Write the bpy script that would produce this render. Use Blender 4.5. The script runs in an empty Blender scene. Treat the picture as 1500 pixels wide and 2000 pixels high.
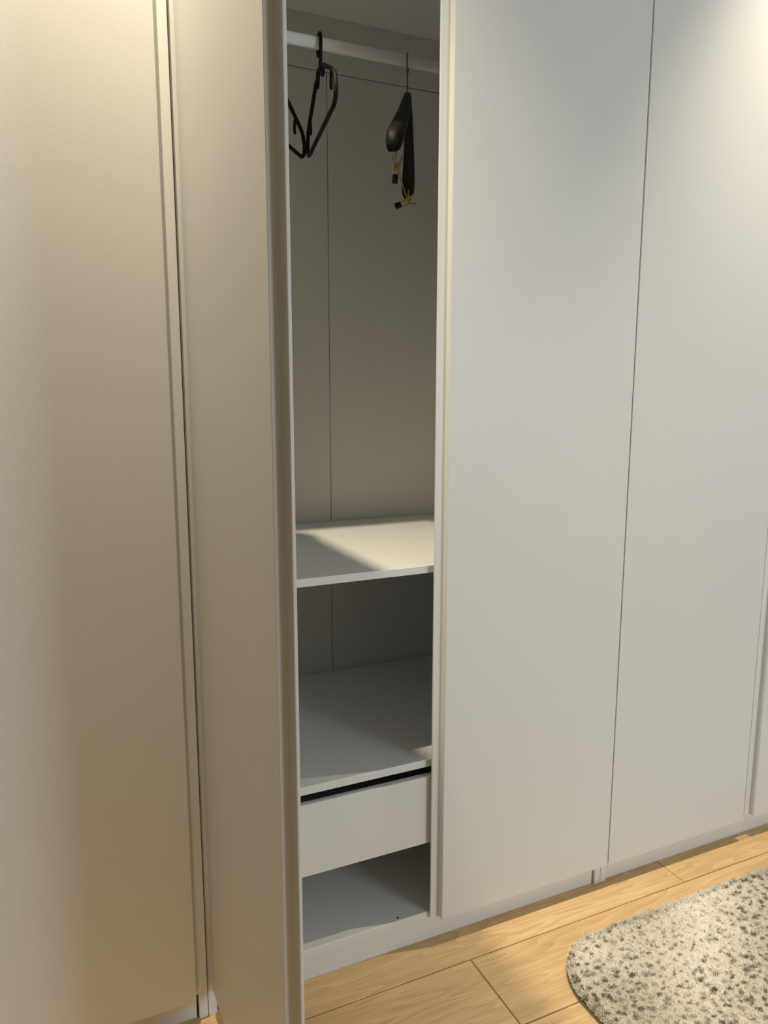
import bpy, bmesh, math, random
import numpy as np
from mathutils import Vector, Matrix

random.seed(4)
SC = bpy.context.scene
C = SC.collection

# ------------------------------------------------------------------ camera
YAW, PITCH, ROLL, FPX = 0.432257, 0.162152, 0.0010176, 1475.46
cam = bpy.data.cameras.new('camera')
cam.sensor_fit = 'HORIZONTAL'
cam.sensor_width = 36.0
cam.lens = FPX / 1500 * 36.0
cam.clip_start = 0.01
camo = bpy.data.objects.new('camera', cam)
C.objects.link(camo)
F = Vector((math.sin(YAW) * math.cos(PITCH), math.cos(YAW) * math.cos(PITCH), -math.sin(PITCH)))
R = Vector((math.cos(YAW), -math.sin(YAW), 0))
U = R.cross(F)
R2 = math.cos(ROLL) * R + math.sin(ROLL) * U
U2 = -math.sin(ROLL) * R + math.cos(ROLL) * U
camo.matrix_world = Matrix(((R2.x, U2.x, -F.x, -0.24155), (R2.y, U2.y, -F.y, 0.0),
                            (R2.z, U2.z, -F.z, 1.250926), (0, 0, 0, 1)))
SC.camera = camo

# ------------------------------------------------------------------ world, light, exposure
SC.view_settings.view_transform = 'Standard'
SC.view_settings.look = 'None'
SC.view_settings.gamma = 1.0
SC.view_settings.use_curve_mapping = False
SC.view_settings.exposure = 0.05
w = bpy.data.worlds.new('world')
SC.world = w
w.use_nodes = True
w.node_tree.nodes['Background'].inputs[0].default_value = (0.75, 0.87, 1.0, 1)
w.node_tree.nodes['Background'].inputs[1].default_value = 0.3

WARM = (1.0, 0.865, 0.63)
SPOT_POWER = 152.0
WINDOW_POWER = 54.0
CEIL = 2.85
ROOM = (-1.7, 3.1, -2.7, 1.985)           # x0 x1 y0 y1
WIN = (1.74, 3.00, 0.60, 2.10)            # window in the front wall, behind the camera: x0 x1 z0 z1

# daylight that comes in through the window of the front wall
al = bpy.data.lights.new('window_front_offscreen', 'AREA')
al.shape = 'RECTANGLE'
al.size = WIN[1] - WIN[0] - .1
al.size_y = WIN[3] - WIN[2] - .1
al.energy = WINDOW_POWER
al.color = (0.78, 0.91, 1.0)
alo = bpy.data.objects.new('window_front_offscreen', al)
C.objects.link(alo)
alo.location = ((WIN[0] + WIN[1]) / 2, ROOM[2] + .01, (WIN[2] + WIN[3]) / 2)
alo.rotation_euler = (math.radians(90), 0, 0)

# ------------------------------------------------------------------ materials
def mat(name, col, rough=.5, metal=0, bump=0, bscale=300, vary=0, vscale=4, spec=.5):
    m = bpy.data.materials.new(name)
    m.use_nodes = True
    nt = m.node_tree
    b = nt.nodes['Principled BSDF']
    b.inputs['Base Color'].default_value = (*col, 1)
    b.inputs['Roughness'].default_value = rough
    b.inputs['Metallic'].default_value = metal
    b.inputs['Specular IOR Level'].default_value = spec
    tc = nt.nodes.new('ShaderNodeTexCoord')
    if bump:
        n = nt.nodes.new('ShaderNodeTexNoise')
        n.inputs['Scale'].default_value = bscale
        nt.links.new(tc.outputs['Object'], n.inputs['Vector'])
        bp = nt.nodes.new('ShaderNodeBump')
        bp.inputs['Strength'].default_value = bump
        bp.inputs['Distance'].default_value = .001
        nt.links.new(n.outputs['Fac'], bp.inputs['Height'])
        nt.links.new(bp.outputs['Normal'], b.inputs['Normal'])
    if vary:
        n = nt.nodes.new('ShaderNodeTexNoise')
        n.inputs['Scale'].default_value = vscale
        nt.links.new(tc.outputs['Object'], n.inputs['Vector'])
        mx = nt.nodes.new('ShaderNodeMixRGB')
        mx.inputs[1].default_value = (*[c * (1 - vary) for c in col], 1)
        mx.inputs[2].default_value = (*[min(1, c * (1 + vary)) for c in col], 1)
        nt.links.new(n.outputs['Fac'], mx.inputs[0])
        nt.links.new(mx.outputs[0], b.inputs['Base Color'])
    return m

M = {}
M['door'] = mat('white_door_foil', (.80, .80, .79), .42, bump=.12, bscale=900, vary=.012, vscale=3)
M['lam'] = mat('white_laminate', (.80, .80, .785), .45, bump=.06, bscale=700, vary=.01)
M['back'] = mat('white_backing_board', (.68, .665, .62), .55, bump=.08, bscale=500, vary=.012)
M['rod'] = mat('white_lacquered_metal', (.84, .84, .83), .3, vary=.01)
M['steel'] = mat('brushed_steel', (.55, .54, .52), .3, 1, vary=.05, vscale=30)
M['black'] = mat('black_plastic', (.004, .004, .005), .6, bump=.05, bscale=400, spec=.2)
M['wood'] = mat('dark_brown_lacquered_wood', (.010, .007, .005), .55, vary=.25, vscale=25, spec=.22)
M['brass'] = mat('brass', (.62, .36, .10), .28, 1, vary=.08, vscale=40)
M['hookm'] = mat('dark_steel', (.10, .10, .08), .4, .8, vary=.05, vscale=40)
M['wall'] = mat('beige_wall_paint', (.46, .42, .37), .9, bump=.15, bscale=160, vary=.01)
M['ceil'] = mat('white_ceiling_paint', (.74, .72, .69), .9, bump=.1, bscale=160, vary=.01)
M['sub'] = mat('brown_fibreboard', (.30, .19, .10), .8, vary=.1)
M['frame'] = mat('white_window_frame', (.78, .78, .77), .4, vary=.01)
M['disc'] = mat('matt_dark_brown', (.02, .016, .012), .8, vary=.1)
M['rugback'] = mat('grey_rug_backing', (.16, .14, .11), .9, bump=.3, bscale=400, vary=.1, vscale=60)

def glass_mat():
    m = bpy.data.materials.new('window_glass')
    m.use_nodes = True
    b = m.node_tree.nodes['Principled BSDF']
    b.inputs['Transmission Weight'].default_value = 1
    b.inputs['Roughness'].default_value = 0
    b.inputs['IOR'].default_value = 1.45
    return m
M['glass'] = glass_mat()

def emit_mat():
    m = bpy.data.materials.new('lit_spot_lens')
    m.use_nodes = True
    b = m.node_tree.nodes['Principled BSDF']
    b.inputs['Base Color'].default_value = (1, .9, .75, 1)
    b.inputs['Emission Color'].default_value = (1, .8, .55, 1)
    b.inputs['Emission Strength'].default_value = 4
    return m
M['lens'] = emit_mat()

def plank_mat():
    m = bpy.data.materials.new('light_oak_laminate')
    m.use_nodes = True
    nt = m.node_tree
    N, L = nt.nodes, nt.links
    b = N['Principled BSDF']
    tc = N.new('ShaderNodeTexCoord')
    oi = N.new('ShaderNodeObjectInfo')
    cmb = N.new('ShaderNodeCombineXYZ')
    mul = N.new('ShaderNodeMath'); mul.operation = 'MULTIPLY'; mul.inputs[1].default_value = 37.0
    L.new(oi.outputs['Random'], mul.inputs[0])
    L.new(mul.outputs[0], cmb.inputs[0]); L.new(mul.outputs[0], cmb.inputs[1]); L.new(mul.outputs[0], cmb.inputs[2])
    add = N.new('ShaderNodeVectorMath'); add.operation = 'ADD'
    L.new(tc.outputs['Object'], add.inputs[0]); L.new(cmb.outputs[0], add.inputs[1])
    # cathedral grain: warped rings stretched along the plank
    mp = N.new('ShaderNodeMapping'); mp.inputs['Scale'].default_value = (1.3, 11, 1)
    L.new(add.outputs[0], mp.inputs[0])
    n1 = N.new('ShaderNodeTexNoise'); n1.inputs['Scale'].default_value = 1.5; n1.inputs['Detail'].default_value = 2
    L.new(mp.outputs[0], n1.inputs['Vector'])
    ms = N.new('ShaderNodeMath'); ms.operation = 'MULTIPLY'; ms.inputs[1].default_value = 9.0
    L.new(n1.outputs['Fac'], ms.inputs[0])
    fr = N.new('ShaderNodeMath'); fr.operation = 'FRACT'
    L.new(ms.outputs[0], fr.inputs[0])
    # fine pores
    mp2 = N.new('ShaderNodeMapping'); mp2.inputs['Scale'].default_value = (4, 160, 1)
    L.new(add.outputs[0], mp2.inputs[0])
    n2 = N.new('ShaderNodeTexNoise'); n2.inputs['Scale'].default_value = 2; n2.inputs['Detail'].default_value = 3
    L.new(mp2.outputs[0], n2.inputs['Vector'])
    # broad tone
    mp3 = N.new('ShaderNodeMapping'); mp3.inputs['Scale'].default_value = (1, 5, 1)
    L.new(add.outputs[0], mp3.inputs[0])
    n3 = N.new('ShaderNodeTexNoise'); n3.inputs['Scale'].default_value = 2.2
    L.new(mp3.outputs[0], n3.inputs['Vector'])
    r1 = N.new('ShaderNodeValToRGB')
    r1.color_ramp.elements[0].position = 0; r1.color_ramp.elements[0].color = (.66, .455, .225, 1)
    r1.color_ramp.elements[1].position = .9; r1.color_ramp.elements[1].color = (.78, .565, .305, 1)
    e = r1.color_ramp.elements.new(1.0); e.color = (.62, .42, .20, 1)
    L.new(fr.outputs[0], r1.inputs[0])
    r2 = N.new('ShaderNodeValToRGB')
    r2.color_ramp.elements[0].position = .35; r2.color_ramp.elements[0].color = (.78, .74, .70, 1)
    r2.color_ramp.elements[1].position = .6; r2.color_ramp.elements[1].color = (1, 1, 1, 1)
    L.new(n2.outputs['Fac'], r2.inputs[0])
    m1 = N.new('ShaderNodeMixRGB'); m1.blend_type = 'MULTIPLY'; m1.inputs[0].default_value = .55
    L.new(r1.outputs[0], m1.inputs[1]); L.new(r2.outputs[0], m1.inputs[2])
    r3 = N.new('ShaderNodeValToRGB')
    r3.color_ramp.elements[0].position = .3; r3.color_ramp.elements[0].color = (.90, .86, .82, 1)
    r3.color_ramp.elements[1].position = .7; r3.color_ramp.elements[1].color = (1.06, 1.05, 1.03, 1)
    L.new(n3.outputs['Fac'], r3.inputs[0])
    m2 = N.new('ShaderNodeMixRGB'); m2.blend_type = 'MULTIPLY'; m2.inputs[0].default_value = 1
    L.new(m1.outputs[0], m2.inputs[1]); L.new(r3.outputs[0], m2.inputs[2])
    L.new(m2.outputs[0], b.inputs['Base Color'])
    b.inputs['Roughness'].default_value = .5
    bp = N.new('ShaderNodeBump'); bp.inputs['Strength'].default_value = .15; bp.inputs['Distance'].default_value = .0008
    L.new(n2.outputs['Fac'], bp.inputs['Height']); L.new(bp.outputs[0], b.inputs['Normal'])
    return m
M['plank'] = plank_mat()

def pile_mat():
    m = bpy.data.materials.new('spotted_short_pile')
    m.use_nodes = True
    nt = m.node_tree
    b = nt.nodes['Principled BSDF']
    a = nt.nodes.new('ShaderNodeAttribute'); a.attribute_name = 'fur'
    nt.links.new(a.outputs['Color'], b.inputs['Base Color'])
    b.inputs['Roughness'].default_value = .8
    b.inputs['Specular IOR Level'].default_value = .2
    return m
M['pile'] = pile_mat()

# ------------------------------------------------------------------ helpers
def link(name, me, m, parent=None, label=None, smooth=False):
    if smooth:
        for p in me.polygons: p.use_smooth = True
    if m is not None and not me.materials: me.materials.append(M[m])
    o = bpy.data.objects.new(name, me)
    C.objects.link(o)
    if parent is not None: o.parent = parent
    if label: o['label'] = label
    return o

def empty(name, loc, label, cat, group=None, rz=0):
    o = bpy.data.objects.new(name, None)
    o.empty_display_size = .1
    C.objects.link(o)
    o.location = loc
    o.rotation_euler = (0, 0, rz)
    o['label'] = label
    o['category'] = cat
    if group: o['group'] = group
    return o

def tomesh(bm, name='mesh'):
    bmesh.ops.recalc_face_normals(bm, faces=bm.faces)
    me = bpy.data.meshes.new(name)
    bm.to_mesh(me)
    bm.free()
    return me

def addbox(bm, x0, x1, y0, y1, z0, z1, bev=0, seg=1):
    vs = [bm.verts.new((x, y, z)) for x in (x0, x1) for y in (y0, y1) for z in (z0, z1)]
    fs = [(0, 1, 3, 2), (4, 6, 7, 5), (0, 4, 5, 1), (2, 3, 7, 6), (0, 2, 6, 4), (1, 5, 7, 3)]
    faces = [bm.faces.new([vs[i] for i in f]) for f in fs]
    if bev:
        ed = list({e for f in faces for e in f.edges})
        bmesh.ops.bevel(bm, geom=ed, offset=bev, segments=seg, affect='EDGES', profile=.5)

def box(name, x0, x1, y0, y1, z0, z1, m, parent=None, bev=.0008, label=None, seg=1):
    bm = bmesh.new()
    addbox(bm, x0, x1, y0, y1, z0, z1, bev, seg)
    return link(name, tomesh(bm, name), m, parent, label)

def prism(pts, z0, z1):
    """plan polygon (x,y) extruded from z0 to z1"""
    bm = bmesh.new()
    a = [bm.verts.new((x, y, z0)) for x, y in pts]
    b = [bm.verts.new((x, y, z1)) for x, y in pts]
    n = len(pts)
    bm.faces.new(a); bm.faces.new(b)
    for i in range(n):
        bm.faces.new((a[i], a[(i + 1) % n], b[(i + 1) % n], b[i]))
    return tomesh(bm)

def sweep(bm, pts, rad, n=10, closed=False):
    """tube along pts (Vectors); rad is one radius or a list"""
    pts = [Vector(p) for p in pts]
    N_ = len(pts)
    rs = rad if isinstance(rad, (list, tuple)) else [rad] * N_
    rings = []
    t0 = (pts[1] - pts[0]).normalized()
    up = Vector((0, 0, 1)) if abs(t0.z) < .9 else Vector((0, 1, 0))
    side = t0.cross(up).normalized()
    for i, p in enumerate(pts):
        if closed: t = (pts[(i + 1) % N_] - pts[i - 1]).normalized()
        elif i == 0: t = t0
        elif i == N_ - 1: t = (pts[-1] - pts[-2]).normalized()
        else: t = ((pts[i + 1] - p).normalized() + (p - pts[i - 1]).normalized()).normalized()
        side = (side - t * side.dot(t)).normalized()
        nb = t.cross(side)
        rings.append([bm.verts.new(p + rs[i] * (math.cos(k * 2 * math.pi / n) * side + math.sin(k * 2 * math.pi / n) * nb)) for k in range(n)])
    for i in range(N_ if closed else N_ - 1):
        a, b = rings[i], rings[(i + 1) % N_]
        for k in range(n):
            bm.faces.new((a[k], a[(k + 1) % n], b[(k + 1) % n], b[k]))
    if not closed:
        bm.faces.new(rings[0]); bm.faces.new(rings[-1])

def smooth_path(pts, k=6):
    """Catmull-Rom through pts"""
    P = [Vector(p) for p in pts]
    P = [2 * P[0] - P[1]] + P + [2 * P[-1] - P[-2]]
    out = []
    for i in range(1, len(P) - 2):
        for j in range(k):
            t = j / k
            a, b, c, d = P[i - 1], P[i], P[i + 1], P[i + 2]
            out.append(.5 * ((2 * b) + (c - a) * t + (2 * a - 5 * b + 4 * c - d) * t * t + (3 * b - a - 3 * c + d) * t ** 3))
    out.append(P[-2])
    return out

def struct(o):
    o['kind'] = 'structure'
    return o

# ------------------------------------------------------------------ room shell
x0, x1, y0, y1 = ROOM
T = .12
floor = struct(box('floor', x0, x1, y0, y1, -.12, -.0105, 'sub', bev=0))
PW, PL = .1945, 1.28
plank_cache = {}
def plank(xa, xb, ya, yb):
    key = (round(xb - xa, 4), round(yb - ya, 4))
    if key not in plank_cache:
        bm = bmesh.new()
        lx, ly = key
        g = .0009
        addbox(bm, g, lx - g, g, ly - g, -.010, 0, 0)
        top = [f for f in bm.faces if f.calc_center_median().z > -.001]
        ed = [e for f in top for e in f.edges]
        bmesh.ops.bevel(bm, geom=ed, offset=.0015, segments=1, affect='EDGES')
        me = tomesh(bm, 'plank')
        me.materials.append(M['plank'])
        plank_cache[key] = me
    o = bpy.data.objects.new('plank', plank_cache[key])
    C.objects.link(o)
    o.parent = floor
    o.location = (xa, ya, 0)
yb_list = []
yy = 1.277
while yy < y1: yy += PW
k = 0
kk = round((yy - 1.277) / PW)
while yy > y0 + .01:
    ya, yb = max(yy - PW, y0), min(yy, y1)
    row = kk - k                      # row 1 is the one from 1.277 towards the wall
    off = 1.199 if row % 2 else .560
    xs = [x0] + [off + n * PL for n in range(-4, 5) if x0 + .02 < off + n * PL < x1 - .02] + [x1]
    for a, b in zip(xs[:-1], xs[1:]): plank(a, b, ya, yb)
    yy -= PW
    k += 1

struct(box('ceiling', x0 - T, x1 + T, y0 - T, y1 + T, CEIL, CEIL + .12, 'ceil', bev=0))
struct(box('wall_back', x0 - T, x1 + T, y1, y1 + T, -.12, CEIL, 'wall', bev=0))
struct(box('wall_left', x0 - T, x0, y0, y1, -.12, CEIL, 'wall', bev=0))
struct(box('wall_right', x1, x1 + T, y0, y1, -.12, CEIL, 'wall', bev=0))
bm = bmesh.new()
addbox(bm, x0 - T, WIN[0], y0 - T, y0, -.12, CEIL)
addbox(bm, WIN[1], x1 + T, y0 - T, y0, -.12, CEIL)
addbox(bm, WIN[0], WIN[1], y0 - T, y0, -.12, WIN[2])
addbox(bm, WIN[0], WIN[1], y0 - T, y0, WIN[3], CEIL)
struct(link('wall_front', tomesh(bm), 'wall'))
win = bpy.data.objects.new('window_1', None)
C.objects.link(win); win.location = ((WIN[0] + WIN[1]) / 2, y0 - .06, WIN[2]); struct(win)
wx2, wz = (WIN[1] - WIN[0]) / 2, WIN[3] - WIN[2]
bm = bmesh.new()
for a, b, c, d in ((-wx2, wx2, 0, .05), (-wx2, wx2, wz - .05, wz), (-wx2, -wx2 + .05, .05, wz - .05), (wx2 - .05, wx2, .05, wz - .05), (-.03, .03, .05, wz - .05)):
    addbox(bm, a, b, -.03, .03, c, d, .002)
link('window_frame', tomesh(bm), 'frame', win)
for s in (-1, 1):
    a, b = sorted((s * .03, s * (wx2 - .05)))
    box('pane', a, b, -.003, .003, .05, wz - .05, 'glass', win, bev=0)

# ------------------------------------------------------------------ wardrobes
FY = 1.340                # front face of the closed doors
CY = 1.366                # front of the cabinet bodies
BY = 1.966                # back of the cabinet bodies
TH = .018
TOPZ = 2.196
DZ0, DZ1 = .065, 2.186
LIP = .0210               # width of the grip lip
STEP = .0155              # depth of the grip rebate
LT = .0050                # thickness of the lip

def grip_profiles():
    """plan of a door with its hinge edge at s=0, outer face at d=0, body to d>0.
    returns the panel outline and the lip outline for face width W (closure)"""
    c = .0013
    def panel(W):
        return [(.001, 0), (W - c, 0), (W - c * .3, c * .3), (W, c), (W, STEP + LT), (0, STEP + LT), (0, .001)]
    def lip(W, LIP=LIP):
        r = .0022
        pts = [(W - .002, STEP + LT), (W - .002, STEP - r)]
        pts.append((W, STEP - r))
        for i in range(1, 6):
            a = i / 5 * math.pi / 2
            pts.append((W + r - r * math.cos(a), STEP - r + r * math.sin(a)))
        pts += [(W + LIP - .0008, STEP), (W + LIP, STEP + .0008), (W + LIP, STEP + LT - .0008), (W + LIP - .0008, STEP + LT)]
        return pts
    return panel, lip
PANEL, LIPP = grip_profiles()

def door(parent, hx, facew, direction, base, lipw=LIP):
    """closed door: hinge edge at world x=hx, grip on the side given by direction (+1 right).
    base = world location of the wardrobe empty"""
    def tr(pts):
        q = [(hx + direction * s - base[0], FY + d - base[1]) for s, d in pts]
        return q
    d = link('door', prism(tr(PANEL(facew)), DZ0, DZ1), 'door', parent)
    link('grip_lip', prism(tr(LIPP(facew, lipw)), DZ0, DZ1), 'door', d, 'slim recessed grip lip along the door edge')
    return d

def open_door(parent, ox, oy, facew, ang, base):
    """door swung out: outer face starts at (ox,oy) beside the hinge and runs along ang"""
    e = Vector((math.cos(ang), math.sin(ang)))
    nrm = Vector((-e.y, e.x))           # from the outer face towards the inner face
    def tr(pts):
        return [(ox + e.x * s + nrm.x * d - base[0], oy + e.y * s + nrm.y * d - base[1]) for s, d in pts]
    d = link('door', prism(tr(PANEL(facew)), DZ0, DZ1), 'door', parent, 'door swung fully open')
    link('grip_lip', prism(tr(LIPP(facew)), DZ0, DZ1), 'door', d, 'slim recessed grip lip along the door edge')
    return d, e, nrm

def carcass(xa, xb, label, seam=True):
    base = (xa, CY, 0)
    t = empty('wardrobe', base, label, 'wardrobe')
    W = xb - xa
    D = BY - CY
    g = .0006
    box('side_panel', g, TH, 0, D, 0, TOPZ, 'lam', t)
    box('side_panel', W - TH, W - g, 0, D, 0, TOPZ, 'lam', t)
    box('top_panel', TH, W - TH, 0, D - .006, TOPZ - TH, TOPZ, 'lam', t)
    b = box('base_panel', TH, W - TH, 0, D - .006, .076 - TH, .076, 'lam', t, bev=.0012)
    box('plinth', TH + .004, W - TH - .004, .006, .022, 0, .076 - TH - .0008, 'lam', t)
    if seam:
        h = W * .5
        box('back_board', TH, h - .0010, D - .005, D - .001, .06, 2.0488, 'back', t, bev=.0006)
        box('back_board', h + .0010, W - TH, D - .005, D - .001, .06, 2.0488, 'back', t, bev=.0006)
        box('back_backing_strip', h - .03, h + .03, D - .001, D, .06, TOPZ - TH, 'back', t, bev=0)
    else:
        box('back_board', TH, W - TH, D - .005, D - .001, .06, TOPZ - TH, 'back', t, bev=.0006)
    return t, base, W, D, b

# left neighbour, one door hinged on its far side
t, base, W, D, _ = carcass(-.5, 0, 'narrow white wardrobe with one closed door, warm-lit beside the open door', seam=False)
door(t, -.498, .4715, 1, base, .0240)
# right neighbour, two closed doors
t, base, W, D, _ = carcass(1.0, 2.0, 'white double wardrobe with both doors closed, behind the spotted rug')
door(t, 1.0016, .4767, 1, base)
door(t, 1.9984, .4767, -1, base)
# the open one
t, base, W, D, bp = carcass(0, 1.0, 'white double wardrobe standing open with hangers, shelves and a drawer inside')
wd = t
door(t, .9984, .4767, -1, base)
od, e, nrm = open_door(t, .0080, 1.3560, .4750, math.radians(-90 + 1.1), base)
# hinges of the open door: cup on the door, arm to the side panel
for z in (.16, .80, 1.44, 2.08):
    bm = bmesh.new()
    p = Vector((.0080, 1.3560)) + nrm * (STEP + LT) + e * .022
    px, py = p.x - base[0], p.y - base[1]
    addbox(bm, px - .002, px + .006, py - .016, py + .016, z - .022, z + .022, .002)
    addbox(bm, TH, TH + .012, .020, .085, z - .010, z + .010, .002)
    sweep(bm, smooth_path([(px + .003, py, z), (px + .020, py + .012, z), (px + .024, .012, z), (TH + .010, .032, z)], 4), .006, 8)
    link('hinge', tomesh(bm), 'steel', t, 'steel hinge')
# small flat dark disc near the front of the base panel
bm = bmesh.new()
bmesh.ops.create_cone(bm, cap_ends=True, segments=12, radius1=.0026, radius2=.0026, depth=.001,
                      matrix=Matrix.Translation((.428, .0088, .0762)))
link('dark_disc', tomesh(bm), 'disc', bp, 'tiny dark disc')
# shelves
SX0, SX1 = TH + .0008, 1 - TH - .0008
box('shelf', SX0, SX1, .007, D - .008, .8655, .8825, 'lam', t, bev=.0014, seg=2)
box('shelf', SX0, SX1, .007, D - .008, .4255, .4435, 'lam', t, bev=.0014, seg=2)
# drawer
dr = box('drawer', SX0 + .002, SX1 - .002, .004, .020, .2435, .4045, 'lam', t, bev=.001, label='plain white drawer front')
box('drawer_side', SX0 + .016, SX0 + .032, .020, .52, .262, .385, 'lam', dr)
box('drawer_side', SX1 - .032, SX1 - .016, .020, .52, .262, .385, 'lam', dr)
box('drawer_back', SX0 + .032, SX1 - .032, .504, .52, .262, .385, 'lam', dr)
box('drawer_bottom', SX0 + .032, SX1 - .032, .020, .504, .266, .272, 'lam', dr)
for s in (0, 1):
    a = SX0 if s == 0 else SX1 - .016
    box('drawer_runner', a, a + .016, .03, .52, .30, .335, 'steel', t, label='steel drawer runner')
# top rear rail
box('rear_rail', TH, 1 - TH, D - .010, D - .001, 2.0508, TOPZ - TH, 'back', t, bev=.0006)
box('rail_backing_strip', TH, 1 - TH, D - .0010, D, 2.03, 2.07, 'back', t, bev=0)
# clothes rod (oval) and its brackets
RY, RZ = 1.646 - CY, 1.9755
bm = bmesh.new()
n = 20
ra = [bm.verts.new((SX0, RY + .0085 * math.cos(k * 2 * math.pi / n), RZ + .0128 * math.sin(k * 2 * math.pi / n))) for k in range(n)]
rb = [bm.verts.new((SX1, v.co.y, v.co.z)) for v in ra]
for k in range(n): bm.faces.new((ra[k], ra[(k + 1) % n], rb[(k + 1) % n], rb[k]))
bm.faces.new(ra); bm.faces.new(rb)
rod = link('clothes_rod', tomesh(bm), 'rod', t, smooth=True)
for a, b in ((TH, TH + .012), (1 - TH - .012, 1 - TH)):
    bm = bmesh.new()
    addbox(bm, a, b, RY - .012, RY + .012, RZ - .018, RZ + .022, .003, 2)
    link('rod_bracket', tomesh(bm), 'rod', t)

# ------------------------------------------------------------------ hangers
def plastic_hanger(xc, ang, label, group, drop=0):
    """ang = plan angle of the local +s arm: direction (sin, -cos)"""
    z0 = RZ
    o = empty('clothes_hanger', (xc, RY + CY, z0), label, 'clothes hanger', group)
    dx, dy = math.sin(ang), -math.cos(ang)
    V = lambda s, z: Vector((s * dx, s * dy, z - drop * s))
    r = .0040
    # hook: stem on the +s side of the rod, open end on the other side
    hr = .0170
    pts = [V(.006, -.056), V(.010, -.044), V(.0150, -.028), V(.0174, -.012)]
    for a in range(0, 181, 15):
        q = math.radians(a)
        pts.append(V(hr * math.cos(q), .0035 + hr * math.sin(q) * .92))
    pts += [V(-.0172, -.010), V(-.0150, -.0195)]
    bm = bmesh.new()
    sweep(bm, smooth_path(pts, 3), r, 10)
    link('hook', tomesh(bm), 'black', o, smooth=True)
    # frame: neck, notched shoulders, rounded ends, bottom bar
    half = [(.0, -.050), (.012, -.050), (.022, -.053), (.030, -.070), (.038, -.073), (.044, -.060), (.058, -.064),
            (.10, -.083), (.14, -.101), (.168, -.115), (.182, -.126), (.190, -.145), (.190, -.162), (.180, -.174), (.160, -.178), (.08, -.178), (.0, -.178)]
    right = [V(s, z) for s, z in half]
    left = [V(-s, z) for s, z in half]
    loop = smooth_path(right, 4)[:-1] + list(reversed(smooth_path(left, 4)))[:-1]
    bm = bmesh.new()
    sweep(bm, loop, r * 1.12, 10, closed=True)
    link('frame', tomesh(bm), 'black', o, smooth=True)
    for s in (-1, 1):
        bm = bmesh.new()
        sweep(bm, smooth_path([V(s * .146, -.103), V(s * .141, -.118), V(s * .139, -.132), V(s * .143, -.140)], 4), [r * .9] * 12 + [r * .6], 8)
        link('strap_hook', tomesh(bm), 'black', o, smooth=True)
    return o

G = 'black plastic hangers on the rod'
plastic_hanger(.365, math.radians(-11), 'black plastic tube hanger hanging between the other black hanger and the wooden one', G)
plastic_hanger(.243, math.radians(136), 'black plastic tube hanger twisted sideways on the rod, half hidden behind the open door', G, .10)

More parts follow.
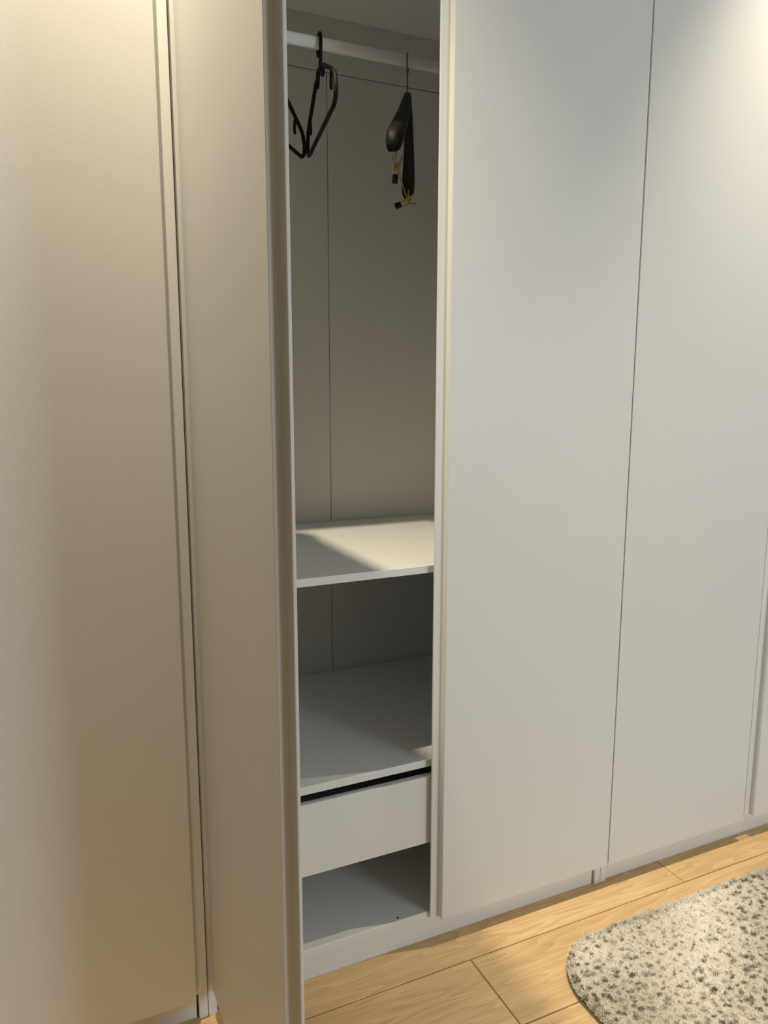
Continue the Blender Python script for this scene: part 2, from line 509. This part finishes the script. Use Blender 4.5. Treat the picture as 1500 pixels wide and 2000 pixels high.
def wooden_hanger(xc, ang):
    o = empty('skirt_hanger', (xc, RY + CY, RZ), 'dark brown wooden hanger with brass bar and skirt clips', 'clothes hanger')
    dx, dy = math.sin(ang), -math.cos(ang)
    tx, ty = -dy, dx
    V = lambda s, z, b=0: Vector((s * dx + b * tx, s * dy + b * ty, z))
    pts = [V(0, -.075), V(.001, -.045), V(.010, -.026), V(.0152, -.010)]
    for a in range(0, 181, 15):
        q = math.radians(a)
        pts.append(V(.0150 * math.cos(q), .0015 + .0150 * math.sin(q)))
    pts += [V(-.0150, -.010), V(-.011, -.020)]
    bm = bmesh.new()
    sweep(bm, smooth_path(pts, 3), .0016, 8)
    link('hook', tomesh(bm), 'hookm', o, smooth=True)
    # contoured wooden body
    bm = bmesh.new()
    rings = []
    NS = 29
    for i in range(NS):
        u = -1 + 2 * i / (NS - 1)
        a = abs(u)
        s = u * .205
        zc = -.084 - .148 * (a ** 1.0) if a > .0 else -.082
        zc -= .004 * math.exp(-(a / .10) ** 2)
        hh = .022 + .003 * a
        th = .0098 + .0085 * a ** 1.6
        if i in (0, NS - 1): hh *= .72; th *= .6
        elif i in (1, NS - 2): hh *= .96; th *= .94
        bow = -.014 * a ** 1.8
        ring = []
        for k in range(14):
            q = k * 2 * math.pi / 14
            cx = math.copysign(abs(math.cos(q)) ** .6, math.cos(q)); cz = math.copysign(abs(math.sin(q)) ** .6, math.sin(q))
            ring.append(bm.verts.new(V(s, zc + hh * cz, bow + th * cx)))
        rings.append(ring)
    for a, b in zip(rings[:-1], rings[1:]):
        for k in range(14): bm.faces.new((a[k], a[(k + 1) % 14], b[(k + 1) % 14], b[k]))
    bm.faces.new(rings[0]); bm.faces.new(rings[-1])
    link('body', tomesh(bm), 'wood', o, smooth=True)
    # brass bar hung under the arms
    zb = -.262
    bow = -.010
    bm = bmesh.new()
    sweep(bm, smooth_path([V(.172, -.205, bow), V(.172, -.245, bow), V(.168, zb, bow), (V(.15, zb, bow)), V(0, zb, bow), V(-.15, zb, bow), V(-.168, zb, bow), V(-.172, -.245, bow), V(-.172, -.205, bow)], 4), .0016, 8)
    link('bar', tomesh(bm), 'brass', o, 'thin brass bar', smooth=True)
    for s, swing in ((.150, .12), (-.160, 1.25)):
        cw, sw = math.cos(swing), math.sin(swing)
        # P(h, b): a point of the clip, h along the clip (+ towards the tips), b across, turned about the bar
        P = lambda ds, h, b: V(s + ds, zb - h * cw + b * sw, bow - h * sw - b * cw)
        bm = bmesh.new()
        for b in (-1, 1):
            prof = [(-.019, b * .011), (-.010, b * .0075), (-.003, b * .0050), (.010, b * .0058), (.024, b * .0020)]
            for (h0, b0), (h1, b1) in zip(prof[:-1], prof[1:]):
                va = [bm.verts.new(P(ds, h, q)) for ds, h, q in ((-.009, h0, b0 - .0007), (.009, h0, b0 - .0007), (.009, h1, b1 - .0007), (-.009, h1, b1 - .0007))]
                vb = [bm.verts.new(P(ds, h, q)) for ds, h, q in ((-.009, h0, b0 + .0007), (.009, h0, b0 + .0007), (.009, h1, b1 + .0007), (-.009, h1, b1 + .0007))]
                bm.faces.new(va); bm.faces.new(vb)
                for k in range(4): bm.faces.new((va[k], va[(k + 1) % 4], vb[(k + 1) % 4], vb[k]))
        c = link('clip', tomesh(bm), 'brass', o, 'brass clip with black tips')
        bm = bmesh.new()
        for b in (-1, 1):
            q = [(ds, h, b * .0028 + db) for ds in (-.010, .010) for h in (.018, .034) for db in (-.0026, .0026)]
            vs = [bm.verts.new(P(*t_)) for t_ in q]
            for f in ((0, 1, 3, 2), (4, 6, 7, 5), (0, 4, 5, 1), (2, 3, 7, 6), (0, 2, 6, 4), (1, 5, 7, 3)): bm.faces.new([vs[i] for i in f])
        bmesh.ops.bevel(bm, geom=list(bm.edges), offset=.0012, segments=1, affect='EDGES')
        link('clip_tip', tomesh(bm), 'black', c)
        bm = bmesh.new()
        sweep(bm, [V(s - .011, zb, bow), V(s + .011, zb, bow)], .0042, 10)
        link('clip_spring', tomesh(bm), 'brass', c)
    return o
wooden_hanger(.575, math.radians(-31))

# ------------------------------------------------------------------ rug
rug = empty('rug', (1.40, .55, 0), 'cream short-pile rug with dark grey-brown spots and rounded corners', 'rug')
RX0, RX1, RYA, RYB = .703, 2.10, -.05, 1.222
def rug_outline(n=26, inset=0.0, rad=.150):
    pts = []
    for cx, cy, a0 in ((RX1 - rad, RYB - rad, 0), (RX0 + rad, RYB - rad, 90), (RX0 + rad, RYA + rad, 180), (RX1 - rad, RYA + rad, 270)):
        for i in range(n + 1):
            q = math.radians(a0 + 90 * i / n)
            pts.append((cx + (rad - inset) * math.cos(q), cy + (rad - inset) * math.sin(q)))
    return pts
bm = bmesh.new()
out = rug_outline()
lay = []
for ins, z in ((0.0012, .0004), (0, .0012), (0, .0030), (.0025, .0042)):
    lay.append([bm.verts.new((x - 1.40, y - .55, z)) for x, y in rug_outline(inset=ins)])
for a, b in zip(lay[:-1], lay[1:]):
    for i in range(len(a)): bm.faces.new((a[i], a[(i + 1) % len(a)], b[(i + 1) % len(a)], b[i]))
bm.faces.new(lay[0]); bm.faces.new(lay[-1])
link('backing', tomesh(bm), 'rugback', rug)

rng = np.random.default_rng(7)
rad = .150
def edge_dist(x, y):
    """distance from a point inside the rug to its outline (negative outside)"""
    cx_ = np.clip(x, RX0 + rad, RX1 - rad); cy_ = np.clip(y, RYA + rad, RYB - rad)
    return rad - np.hypot(x - cx_, y - cy_) + np.where((cx_ == x) & (cy_ == y), np.minimum(np.minimum(x - RX0, RX1 - x), np.minimum(y - RYA, RYB - y)) - rad, 0)
# spots: jittered grid, size and darkness wandering slowly over the rug
cs = .0198
cr = cs * .92
gx = np.arange(RX0 - cs, RX1 + cs, cs); gy = np.arange(RYA - cs, RYB + cs, cr)
SX, SY = np.meshgrid(gx, gy)
SX = SX + (np.arange(len(gy)) % 2)[:, None] * cs * .5
SX = SX + rng.uniform(-.0095, .0095, SX.shape); SY = SY + rng.uniform(-.0085, .0085, SY.shape)
def wander(x, y, a=0):
    return .5 + .25 * np.sin(x * 11.3 + a + 1.9 * np.sin(y * 9.0)) + .25 * np.sin(y * 13.1 + a * 2 + 1.7 * np.sin(x * 7.0 + 1))
big = wander(SX, SY)
SA = (.0042 + .0026 * big) * rng.uniform(.6, 1.35, SX.shape)      # long half axis
SB = SA * rng.uniform(.5, .8, SX.shape)
ST = rng.normal(-.2, .5, SX.shape)
SD = np.clip(rng.uniform(.45, 1.05, SX.shape) * (.70 + .50 * big), .25, .97)
def fur_colour(x, y):
    n_ = len(x)
    ix = np.floor((x - gx[0]) / cs).astype(int); iy = np.floor((y - gy[0]) / cr).astype(int)
    dark = np.zeros(n_)
    for ddx in (-2, -1, 0, 1):
        for ddy in (-1, 0, 1):
            jx = np.clip(ix + ddx, 0, len(gx) - 1); jy = np.clip(iy + ddy, 0, len(gy) - 1)
            ux, uy = x - SX[jy, jx], y - SY[jy, jx]
            c_, s_ = np.cos(ST[jy, jx]), np.sin(ST[jy, jx])
            q = np.hypot((ux * c_ + uy * s_) / SA[jy, jx], (-ux * s_ + uy * c_) / SB[jy, jx])
            dark = np.maximum(dark, SD[jy, jx] * np.clip((1.4 - q) / .7, 0, 1))
    tone = wander(x, y, 2.0)
    cream = np.array((.82, .77, .69)); grey = np.array((.52, .48, .40)); brown = np.array((.115, .10, .08))
    k = (1.1 * np.clip(1 - tone, 0, .9))[:, None]
    col = cream[None] * (1 - k) + grey[None] * k
    col = col * rng.uniform(.90, 1.06, n_)[:, None]
    return col * (1 - dark[:, None]) + brown[None] * dark[:, None]

def pile_mesh(name, verts, faces_loops, starts, cols):
    me = bpy.data.meshes.new(name)
    me.vertices.add(len(verts)); me.vertices.foreach_set('co', verts.astype(np.float32).ravel())
    me.loops.add(len(faces_loops)); me.loops.foreach_set('vertex_index', faces_loops.astype(np.int32))
    me.polygons.add(len(starts)); me.polygons.foreach_set('loop_start', starts.astype(np.int32))
    me.update(calc_edges=True); me.validate()
    at = me.color_attributes.new('fur', 'FLOAT_COLOR', 'POINT')
    cc = np.ones((len(verts), 4), np.float32); cc[:, :3] = cols
    at.data.foreach_set('color', cc.ravel())
    return me

# the plush surface: a fine grid of pile ends, rounded over at the outline
GS = .0028
ax = np.arange(RX0 + .001, RX1, GS); ay = np.arange(RYA + .001, RYB, GS)
GX, GY = np.meshgrid(ax, ay)
GX = GX + rng.uniform(-.0008, .0008, GX.shape); GY = GY + rng.uniform(-.0008, .0008, GY.shape)
ed = edge_dist(GX, GY)
inside = ed > .0015
bumps = .0016 * np.sin(GX * 61 + 2 * np.sin(GY * 47)) * np.sin(GY * 67 + 2 * np.sin(GX * 39)) + rng.uniform(-.0011, .0011, GX.shape)
GZ = .0040 + .0080 * np.clip(ed / .014, 0, 1) ** .5 + bumps * np.clip(ed / .01, 0, 1)
idx = np.full(GX.shape, -1); idx[inside] = np.arange(inside.sum())
q4 = np.stack([idx[:-1, :-1], idx[:-1, 1:], idx[1:, 1:], idx[1:, :-1]], -1).reshape(-1, 4)
q4 = q4[(q4 >= 0).all(1)]
vx, vy, vz = GX[inside], GY[inside], GZ[inside]
surf_v = np.stack([vx - 1.40, vy - .55, vz], 1)
me = pile_mesh('pile', surf_v, q4.ravel(), np.arange(len(q4)) * 4, fur_colour(vx, vy))
pile = link('pile', me, 'pile', rug, 'short cream pile with dark spots', smooth=True)
pile['kind'] = 'stuff'

# loose hairs on it, denser and longer along the outline
NT = 90000
px = rng.uniform(RX0, RX1, NT * 3); py = rng.uniform(RYA, RYB, NT * 3)
ed = edge_dist(px, py)
keep = (ed > .002) & (rng.uniform(0, 1, len(px)) < np.where(ed < .02, 1.0, .28))
px, py, ed = px[keep][:NT], py[keep][:NT], ed[keep][:NT]
NT = len(px)
col = fur_colour(px, py)
ln = rng.uniform(.004, .008, NT) + np.where(ed < .015, .003, 0)
la = rng.normal(.9, 1.1, NT)
lean = rng.uniform(.55, .92, NT)
hx = np.cos(la) * lean * ln; hy = np.sin(la) * lean * ln
hz = np.sqrt(ln ** 2 - hx ** 2 - hy ** 2)
wa = la + math.pi / 2
wx, wy_ = np.cos(wa) * .0008, np.sin(wa) * .0008
zb = .0040 + .0075 * np.clip(ed / .014, 0, 1) ** .5
V0 = np.stack([px - wx, py - wy_, zb], 1); V1 = np.stack([px + wx, py + wy_, zb], 1)
V2 = np.stack([px + wx + hx * .55, py + wy_ + hy * .55, zb + hz * .75], 1); V3 = np.stack([px - wx + hx * .55, py - wy_ + hy * .55, zb + hz * .75], 1)
V4 = np.stack([px + hx, py + hy, zb + hz], 1)
verts = np.stack([V0, V1, V2, V3, V4], 1).reshape(-1, 3) - np.array((1.40, .55, 0))
b5 = np.arange(NT) * 5
loops = np.stack([b5, b5 + 1, b5 + 2, b5 + 3, b5 + 3, b5 + 2, b5 + 4], 1).ravel()
st = np.stack([np.arange(NT) * 7, np.arange(NT) * 7 + 4], 1).ravel()
me = pile_mesh('pile_hairs', verts, loops, st, np.repeat(col, 5, 0))
hairs = link('pile_hairs', me, 'pile', rug)
hairs['kind'] = 'stuff'

# ------------------------------------------------------------------ ceiling spotlights
def spotlight(x, y, power, label, size=math.radians(100), blend=1.0, tilt=(0, 0), color=WARM):
    o = empty('ceiling_spotlight', (x, y, CEIL), label, 'spotlight', 'recessed ceiling spotlights')
    bm = bmesh.new()
    prof = [(.030, -.001), (.032, -.008), (.044, -.006), (.046, -.001), (.046, 0), (.030, 0)]
    n = 28
    rings = [[bm.verts.new((r * math.cos(k * 2 * math.pi / n), r * math.sin(k * 2 * math.pi / n), z)) for r, z in prof] for k in range(n)]
    for k in range(n):
        a, b = rings[k], rings[(k + 1) % n]
        for j in range(len(prof)): bm.faces.new((a[j], a[(j + 1) % len(prof)], b[(j + 1) % len(prof)], b[j]))
    link('trim_ring', tomesh(bm), 'rod', o, smooth=True)
    bm = bmesh.new()
    bmesh.ops.create_cone(bm, cap_ends=True, segments=24, radius1=.029, radius2=.029, depth=.002, matrix=Matrix.Translation((0, 0, -.002)))
    link('lens', tomesh(bm), 'lens', o)
    l = bpy.data.lights.new('ceiling_spot_offscreen', 'SPOT')
    l.energy = power
    l.color = color
    l.spot_size = size
    l.spot_blend = blend
    l.shadow_soft_size = .013
    lo = bpy.data.objects.new('ceiling_spot_offscreen', l)
    C.objects.link(lo)
    lo.parent = o
    lo.location = (0, 0, -.022)
    lo.rotation_euler = (tilt[0], tilt[1], 0)
    return o

spotlight(-.146, 1.12, SPOT_POWER, 'recessed ceiling spotlight above the narrow wardrobe', math.radians(82), tilt=(.05, -.10))
spotlight(1.50, 1.12, SPOT_POWER * .94, 'recessed ceiling spotlight above the spotted rug', math.radians(64), 1.0, tilt=(-.06, .05), color=(1.0, 0.87, 0.655))
